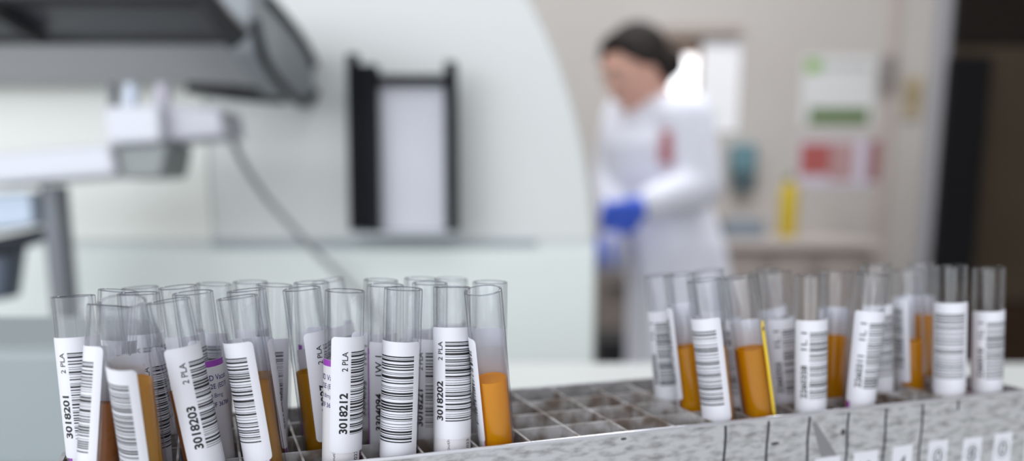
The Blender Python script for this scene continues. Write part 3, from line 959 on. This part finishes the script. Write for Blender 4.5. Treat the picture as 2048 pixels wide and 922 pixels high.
# white sampling arm on a grey post, left
ar = empty('sampling_arm', loc=at(112, 700, 1.0), label='white mechanical sampling arm on a grey post at far left', cat='machine arm')
M_ARM = mat('bright white arm', (205, 208, 216), 0.4)
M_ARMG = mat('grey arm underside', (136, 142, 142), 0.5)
Ya = 0.98
bm = bmesh.new()
prism(bm, [at(-80, 312, Ya), at(218, 288, Ya), at(232, 350, Ya), at(-80, 374, Ya)], (0, 0.10, 0))
obj('beam', bm, M_ARM, ar, bevel=0.006)
bm = bmesh.new()
prism(bm, [at(205, 212, Ya), at(318, 208, Ya), at(322, 284, Ya), at(214, 290, Ya)], (0, 0.09, 0))
obj('head', bm, M_ARM, ar, bevel=0.006)
bm = bmesh.new()
prism(bm, [at(320, 208, Ya + 0.02), at(440, 216, Ya + 0.02), at(450, 272, Ya + 0.02), at(322, 284, Ya + 0.02)], (0, 0.08, 0))
obj('head_cover', bm, mat('pale lavender cover', (184, 184, 193), 0.4), ar, bevel=0.006)
bm = bmesh.new()
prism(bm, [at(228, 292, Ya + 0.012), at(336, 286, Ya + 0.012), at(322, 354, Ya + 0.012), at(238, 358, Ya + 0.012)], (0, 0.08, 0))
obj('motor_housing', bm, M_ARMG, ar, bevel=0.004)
for x, w, c_ in ((262, 13, (205, 215, 232)), (326, 15, (186, 182, 196)), (228, 10, (90, 92, 98))):
    bm = bmesh.new(); a_, b_ = at(x, 168, Ya + 0.05), at(x, 214, Ya + 0.05)
    cone(bm, (b_.x, Ya + 0.05, b_.z), (a_.x, Ya + 0.05, a_.z), w * 0.0006, w * 0.00055, 16)
    obj('knob', bm, mat('knob', c_, 0.4), ar, smooth=True, bevel=0.001)
bm = bmesh.new()
a_ = at(108, 372, Ya + 0.05)
cone(bm, (a_.x, Ya + 0.05, at(112, 690, Ya + 0.05).z), (a_.x, Ya + 0.05, a_.z), 0.0155, 0.0155, 24)
obj('post', bm, mat('grey steel post', (116, 120, 126), 0.45, 0.2), ar, smooth=True)
bm = bmesh.new()
zb = at(112, 690, Ya + 0.05).z
cone(bm, (a_.x, Ya + 0.05, 0.0), (a_.x, Ya + 0.05, zb), 0.022, 0.0175, 24)
obj('sleeve', bm, mat('pale blue grey sleeve', (166, 178, 186), 0.45), ar, smooth=True)
bm = bmesh.new()
cone(bm, at(-30, 500, Ya + 0.02), at(96, 466, Ya + 0.05), 0.012, 0.008, 16)
obj('clamp_lever', bm, mat('black lever', (34, 38, 48), 0.45), ar, smooth=True)
bm = bmesh.new()
prism(bm, [at(-80, 390, Ya + 0.03), at(62, 384, Ya + 0.03), at(66, 450, Ya + 0.03), at(-80, 470, Ya + 0.03)], (0, 0.06, 0))
obj('drive_block', bm, mat('pale blue block', (186, 200, 218), 0.4), ar, bevel=0.005)
bm = bmesh.new()
prism(bm, [at(-80, 480, Ya + 0.045), at(22, 476, Ya + 0.045), at(6, 600, Ya + 0.045), at(-80, 610, Ya + 0.045)], (0, 0.04, 0))
obj('dark_bracket', bm, mat('dark bracket', (70, 82, 98), 0.45), ar, bevel=0.005)
# cable
bm = bmesh.new()
cp = [at(453, 232, 1.06), at(458, 262, 1.08), at(486, 325, 1.12), at(530, 392, 1.16), at(585, 455, 1.18), at(640, 512, 1.20), at(690, 560, 1.21), at(760, 640, 1.215), at(810, 740, 1.215), Vector((-0.13, 1.205, 0.70)), Vector((-0.12, 1.20, 0.30)), Vector((-0.10, 1.19, 0.03)), Vector((-0.02, 1.15, 0.006)), Vector((0.12, 1.12, 0.006))]
tube_path(bm, smooth_path(cp, 6), 0.0042, 12)
tag(obj('cable', bm, mat('grey cable', (140, 142, 146), 0.5), smooth=True), 'thin grey cable hanging in front of the white machine', 'cable')
bm = bmesh.new()

# ------------------------------------------------------------------ person
YP = 2.5
M_SKIN = mat('skin', (222, 172, 152), 0.5)
M_HAIR = mat('dark brown hair', (34, 25, 23), 0.65, spec=0.2, noise=((22, 16, 14), 40.0, 0.4, 0.6))
M_COAT = mat('white lab coat', (243, 244, 255), 0.8)
M_GLOVE = mat('blue nitrile glove', (74, 112, 236), 0.45)
person = empty('person', loc=(at(1320, 500, YP).x, YP, 0), label='person in white lab coat and blue gloves bent over their work', cat='person')


def body_obj(name, bm, m, parent, voxel, smooth_it=6):
    o = obj(name, bm, m, parent, smooth='all')
    rm = o.modifiers.new('fuse', 'REMESH'); rm.mode = 'VOXEL'; rm.voxel_size = voxel; rm.use_smooth_shade = True
    sm = o.modifiers.new('soft', 'SMOOTH'); sm.factor = 0.5; sm.iterations = smooth_it
    return o


def pp(x, y, dy=0.0): return at(x, y, YP + dy)


def limb(bm, pts, rr, grow=0.0):
    for (a, ra), (b, rb) in zip(zip(pts, rr), zip(pts[1:], rr[1:])):
        cone(bm, a, b, ra + grow, rb + grow, 20, True, True)


head_c = pp(1268, 140, 0.0)
neck = pp(1306, 208, 0.03)
sh_n = pp(1376, 236, -0.10)       # shoulder nearer to the camera
sh_f = pp(1250, 236, 0.14)        # far shoulder
el_n = pp(1398, 372, -0.13)
el_f = pp(1226, 360, 0.10)
wr_n = pp(1292, 410, -0.20)
wr_f = pp(1226, 446, -0.06)
hd_n = pp(1248, 428, -0.21)
hd_f = pp(1208, 488, -0.10)
chest = pp(1312, 290, 0.03)
waist = pp(1318, 400, 0.04)
hip = pp(1346, 480, 0.05)
knee_n, knee_f = pp(1385, 700, 0.0), pp(1335, 700, 0.08)
ank_n = Vector((knee_n.x + 0.02, YP + 0.04, 0.09)); ank_f = Vector((knee_f.x - 0.01, YP + 0.13, 0.09))

# head axes: looks left, down, a little towards the camera
fwd = Vector((-0.82, -0.42, -0.38)).normalized()
upv = Vector((-0.28, -0.10, 0.95)); upv = (upv - fwd * upv.dot(fwd)).normalized()
rgt = fwd.cross(upv)
HM = Matrix((rgt, fwd, upv)).transposed()


def head_fn(q):
    x, y, z = q
    if z < 0:
        x *= 1 - 0.32 * (-z) ** 1.3          # jaw narrows
        y = y * (1 - 0.18 * (-z)) + 0.10 * (-z)
    if y > 0.3:                               # brow, eye sockets, flat face
        y -= 0.08 * math.exp(-((z - 0.02) / 0.13) ** 2) * math.exp(-((abs(x) - 0.36) / 0.2) ** 2)
        y += 0.04 * math.exp(-((z - 0.22) / 0.1) ** 2)
    return Vector((x, y, z))


def hp(x, y, z): return head_c + HM @ Vector((x, y, z))


def fingers(bm, wrist, palm_end, side, nrm, grow=0.0, curl=0.7):
    """Palm, four fingers of unequal length with bends, and a thumb that leaves the side of the palm."""
    wrist, palm_end, side, nrm = Vector(wrist), Vector(palm_end), Vector(side).normalized(), Vector(nrm).normalized()
    d = (palm_end - wrist).normalized()
    side = (side - d * side.dot(d)).normalized()
    nrm = d.cross(side) if d.cross(side).dot(nrm) > 0 else -d.cross(side)
    pl = (palm_end - wrist).length
    for k in range(4):
        o = (k - 1.5) * 0.019
        cone(bm, wrist + side * o * 0.6 + d * 0.01, palm_end + side * o, 0.013 + grow, 0.0115 + grow, 12, True, True)
    for k, ln in enumerate((0.070, 0.080, 0.074, 0.058)):
        o = (k - 1.5) * 0.020
        p_ = palm_end + side * o
        dd = d + side * (k - 1.5) * 0.07
        ang = 0.25
        for s, r0, r1 in ((0.45, 0.0095, 0.0088), (0.32, 0.0088, 0.0082), (0.23, 0.0082, 0.007)):
            v = (dd * math.cos(ang) + nrm * math.sin(ang)).normalized()
            q_ = p_ + v * ln * s
            cone(bm, p_, q_, r0 + grow, r1 + grow, 10, True, True)
            p_ = q_; ang += curl * (0.8 + 0.12 * k)
    p_ = wrist + d * pl * 0.35 - side * 0.03
    v = (d * 0.65 - side * 0.75 + nrm * 0.35).normalized()
    q_ = p_ + v * 0.038
    cone(bm, p_ + side * 0.012, q_, 0.014 + grow, 0.0105 + grow, 10, True, True)
    v2 = (d * 0.85 - side * 0.2 + nrm * 0.5).normalized()
    cone(bm, q_, q_ + v2 * 0.032, 0.0105 + grow, 0.0085 + grow, 10, True, True)


dn, df = (hd_n - wr_n), (hd_f - wr_f)
bm = bmesh.new()
ellipsoid(bm, head_c, (0.076, 0.094, 0.112), HM, 40, 28, head_fn)
ellipsoid(bm, hp(0, -0.012, 0.028), (0.079, 0.092, 0.086), HM)
# nose, lips, chin, ears
cone(bm, hp(0, 0.086, 0.012), hp(0, 0.098, -0.022), 0.007, 0.0105, 12, True, True)
for s in (-1, 1):
    ellipsoid(bm, hp(s * 0.009, 0.091, -0.026), (0.008, 0.009, 0.006), HM, 12, 8)
    ellipsoid(bm, hp(s * 0.073, -0.008, -0.008), (0.009, 0.019, 0.03), HM, 14, 10)
ellipsoid(bm, hp(0, 0.0815, -0.050), (0.022, 0.009, 0.006), HM, 14, 8)
ellipsoid(bm, hp(0, 0.0785, -0.060), (0.019, 0.009, 0.006), HM, 14, 8)
ellipsoid(bm, hp(0, 0.060, -0.088), (0.024, 0.016, 0.015), HM, 14, 8)
cone(bm, hp(0, -0.035, -0.055), neck, 0.052, 0.056, 20, True, True)
cone(bm, neck, chest, 0.062, 0.12, 20, True, True)
limb(bm, [sh_n, sh_f], [0.055, 0.055])
limb(bm, [chest, waist, hip], [0.125, 0.115, 0.135])
limb(bm, [sh_n, el_n, wr_n], [0.05, 0.04, 0.026])
limb(bm, [sh_f, el_f, wr_f], [0.05, 0.04, 0.026])
fingers(bm, wr_n, hd_n, Vector((0, -0.35, 0.95)), Vector((0.1, 0.9, -0.2)))
fingers(bm, wr_f, hd_f, Vector((0.5, -0.7, 0.4)), Vector((0.8, -0.1, 0.4)))
limb(bm, [hip + Vector((0.05, -0.05, -0.03)), knee_n, ank_n], [0.088, 0.056, 0.04])
limb(bm, [hip + Vector((-0.05, 0.05, -0.03)), knee_f, ank_f], [0.088, 0.056, 0.04])
for k_ in (ank_n, ank_f):
    cone(bm, k_ + Vector((0.02, 0.01, -0.045)), k_ + Vector((-0.13, -0.06, -0.06)), 0.036, 0.026, 14, True, True)
body_obj('body', bm, M_SKIN, person, 0.0048, 3)
# eyes, brows, mouth
for s in (-1, 1):
    bm = bmesh.new(); ellipsoid(bm, hp(s * 0.030, 0.0815, 0.004), (0.013, 0.008, 0.0055), HM, 14, 8)
    e_ = obj('eye', bm, mat('eye white', (225, 222, 220), 0.3), person, smooth='all')
    bm = bmesh.new(); ellipsoid(bm, hp(s * 0.030 , 0.0885, 0.002), (0.0052, 0.002, 0.005), HM, 12, 8)
    obj('iris', bm, mat('dark iris', (50, 36, 28), 0.3), e_, smooth='all')
    bm = bmesh.new(); tube_path(bm, [hp(s * 0.014, 0.094, 0.020), hp(s * 0.032, 0.090, 0.026), hp(s * 0.048, 0.078, 0.021)], [0.0025, 0.0032, 0.0018], 8)
    obj('eyebrow', bm, M_HAIR, person, smooth='all')
bm = bmesh.new(); ellipsoid(bm, hp(0, 0.0865, -0.055), (0.020, 0.004, 0.0055), HM, 14, 8)
obj('mouth', bm, mat('lips', (176, 104, 98), 0.5), person, smooth='all')
# hair: cap over the crown and back, side locks, gathered knot
bm = bmesh.new()
ellipsoid(bm, hp(0, -0.024, 0.036), (0.088, 0.096, 0.092), HM, 32, 20)
ellipsoid(bm, hp(0, 0.016, 0.080), (0.070, 0.062, 0.040), HM, 24, 14)
ellipsoid(bm, hp(0, -0.078, -0.020), (0.064, 0.046, 0.066), HM, 24, 14)
for s in (-1, 1):
    cone(bm, hp(s * 0.066, 0.042, 0.060), hp(s * 0.078, -0.012, 0.020), 0.018, 0.020, 12, True, True)
    cone(bm, hp(s * 0.078, -0.012, 0.020), hp(s * 0.066, -0.060, -0.030), 0.020, 0.024, 12, True, True)
ellipsoid(bm, hp(0.0, -0.128, -0.022), (0.045, 0.040, 0.048), HM, 20, 12)
body_obj('hair', bm, M_HAIR, person, 0.005, 3)

# lab coat: torso, flared skirt, sleeves, collar
bm = bmesh.new()
hem_z = 0.50
secs = [(pp(1310, 222, 0.03), 0.115, 0.085, 0.0), (pp(1312, 250, 0.03), 0.165, 0.11, 0), (chest, 0.165, 0.135, 0), (pp(1312, 350, 0.035), 0.150, 0.135, 0),
        (pp(1326, 420, 0.04), 0.150, 0.135, 0), (pp(1346, 490, 0.04), 0.158, 0.150, 0), (pp(1362, 570, 0.04), 0.155, 0.15, 0), (Vector((pp(1362, 570, 0.04).x + 0.005, YP + 0.05, hem_z)), 0.16, 0.155, 0)]
rings = []
secs2 = []
for i in range(len(secs) - 1):
    for k in range(5):
        t = k / 5
        secs2.append(tuple((secs[i][j] * (1 - t) + secs[i + 1][j] * t) for j in range(3)))
secs2.append(secs[-1][:3])
for idx, (c_, a_, b_) in enumerate(secs2):
    row = []
    fold = 0.0 if idx < 20 else 0.010 * min(1, (idx - 20) / 8)
    for i in range(48):
        t = 2 * PI * i / 48
        k = 1 + fold / 0.17 * math.sin(7 * t + 0.4)
        # torso turned: front faces left and towards the camera
        ca, sa = math.cos(0.5), math.sin(0.5)
        lx, ly = a_ * math.cos(t) * k, b_ * math.sin(t) * k
        row.append(bm.verts.new(c_ + Vector((lx * ca - ly * sa, -(lx * sa + ly * ca) * 1.0, 0))))
    rings.append(row)
for r0, r1 in zip(rings, rings[1:]):
    for i in range(48): bm.faces.new((r0[i], r0[(i + 1) % 48], r1[(i + 1) % 48], r1[i]))
bm.faces.new(rings[0]); bm.faces.new(rings[-1][::-1])
limb(bm, [sh_f, sh_n], [0.07, 0.072])
limb(bm, [sh_n, el_n, wr_n + (el_n - wr_n) * 0.10], [0.072, 0.066, 0.046])
limb(bm, [sh_f, el_f, wr_f + (el_f - wr_f) * 0.10], [0.072, 0.062, 0.045])
coat = body_obj('lab_coat', bm, M_COAT, person, 0.009, 4)
bm = bmesh.new()
cp_ = neck + Vector((0.0, 0.0, -0.025))
tube_path(bm, smooth_path([cp_ + Vector((-0.075, -0.075, -0.085)), cp_ + Vector((-0.03, -0.088, -0.015)), cp_ + Vector((0.05, -0.068, 0.012)), cp_ + Vector((0.08, 0.0, 0.02)), cp_ + Vector((0.04, 0.07, 0.015)), cp_ + Vector((-0.05, 0.06, -0.02)), cp_ + Vector((-0.095, -0.01, -0.085))], 5), 0.014, 10)
obj('collar', bm, M_COAT, coat, smooth='all')
bm = bmesh.new()
c_ = pp(1336, 262, -0.135)
M_EMB = mat('red embroidery', (208, 130, 136), 0.8)
for k in range(5):
    z0 = c_.z - k * 0.0175
    box(bm, c_.x - 0.014 - 0.001 * k, c_.x + 0.014 - 0.001 * (k % 2), YP - 0.146, YP - 0.10, z0 - 0.015, z0)
obj('chest_emblem', bm, M_EMB, coat, bevel=0.002)
# gloves over the hands, up the wrist
for w_, h_, sd_, nr_, e2 in ((wr_n, hd_n, Vector((0, -0.35, 0.95)), Vector((0.1, 0.9, -0.2)), el_n), (wr_f, hd_f, Vector((0.5, -0.7, 0.4)), Vector((0.8, -0.1, 0.4)), el_f)):
    bm = bmesh.new()
    fingers(bm, w_, h_, sd_, nr_, 0.0025)
    cone(bm, w_ + (e2 - w_).normalized() * 0.05, w_ + (h_ - w_) * 0.25, 0.036, 0.031, 18, True, True)
    body_obj('glove', bm, M_GLOVE, person, 0.004, 2)
# trousers and shoes
bm = bmesh.new()
limb(bm, [hip + Vector((0.05, -0.05, -0.16)), knee_n, ank_n + Vector((0, 0, 0.02))], [0.082, 0.072, 0.058])
limb(bm, [hip + Vector((-0.05, 0.05, -0.16)), knee_f, ank_f + Vector((0, 0, 0.02))], [0.082, 0.072, 0.058])
body_obj('trousers', bm, mat('pale trousers', (200, 202, 216), 0.8), person, 0.009, 3)
for k_ in (ank_n, ank_f):
    bm = bmesh.new()
    cone(bm, k_ + Vector((0.03, 0.012, -0.045)), k_ + Vector((-0.14, -0.065, -0.055)), 0.043, 0.034, 16, True, True)
    body_obj('shoe', bm, mat('white shoe', (220, 220, 224), 0.5), person, 0.006, 2)
# pale wipe held in the hands
bm = bmesh.new()
n_ = 10
top_ = [pp(1206 + 44 * k / n_, 462, -0.135 - 0.012 * math.sin(k * 1.1)) for k in range(n_ + 1)]
bot_ = [pp(1204 + 50 * k / n_, 542, -0.125 - 0.018 * math.sin(k * 1.1 + 0.6)) for k in range(n_ + 1)]
va = [bm.verts.new(p_) for p_ in top_]; vb = [bm.verts.new(p_.lerp(q_, 0.5) + Vector((0, -0.01, 0))) for p_, q_ in zip(top_, bot_)]; vc = [bm.verts.new(p_) for p_ in bot_]
for r0, r1 in ((va, vb), (vb, vc)):
    for k in range(n_): bm.faces.new((r0[k], r0[k + 1], r1[k + 1], r1[k]))
wp = obj('cloth_wipe', bm, mat('pale lavender cloth', (206, 208, 226), 0.8), smooth='all')
so = wp.modifiers.new('thick', 'SOLIDIFY'); so.thickness = 0.004
tag(wp, 'pale cloth hanging from the blue gloved hands', 'cloth')

# ------------------------------------------------------------------ light
def area(name, loc, target, sx, sy, power, colour):
    l = bpy.data.lights.new(name, 'AREA'); l.shape = 'RECTANGLE'; l.size = sx; l.size_y = sy
    l.energy = power; l.color = colour
    o = bpy.data.objects.new(name, l); COL.objects.link(o)
    o.location = loc
    d = Vector(target) - Vector(loc)
    o.rotation_euler = d.to_track_quat('-Z', 'Y').to_euler()
    return o


# ceiling fixtures with their light panels, and unseen fill lights added behind the camera and at left
for i, (x, y, pw) in enumerate(((-0.9, -0.7, 10), (0.9, -0.7, 9), (-0.6, 2.4, 24), (1.0, 2.5, 36))):
    area('ceiling_light', (x, y, 2.94), (x, y, 0), 1.2, 0.6, pw, (0.95, 0.97, 1.0))
area('fill_light_left', (-2.8, -1.5, 1.7), (-0.5, 1.2, 1.0), 2.4, 1.6, 64, (0.92, 0.96, 1.0))  # unseen fill, aimed to brighten the left front of the white machine
area('fill_light_behind', (-0.5, -2.2, 1.7), (-0.3, 0.8, 0.95), 3.0, 1.6, 36, (0.92, 0.95, 1.0))

w = bpy.data.worlds.new('room daylight')
scene.world = w
w.use_nodes = True
w.node_tree.nodes['Background'].inputs['Color'].default_value = (0.90, 0.93, 1.0, 1)
w.node_tree.nodes['Background'].inputs['Strength'].default_value = 1.05

scene.cycles.max_bounces = 12
scene.cycles.transparent_max_bounces = 96
scene.cycles.glossy_bounces = 4
scene.view_settings.view_transform = 'Standard'
scene.view_settings.look = 'None'
scene.view_settings.gamma = 1.0
scene.view_settings.use_curve_mapping = False
scene.view_settings.exposure = -0.16
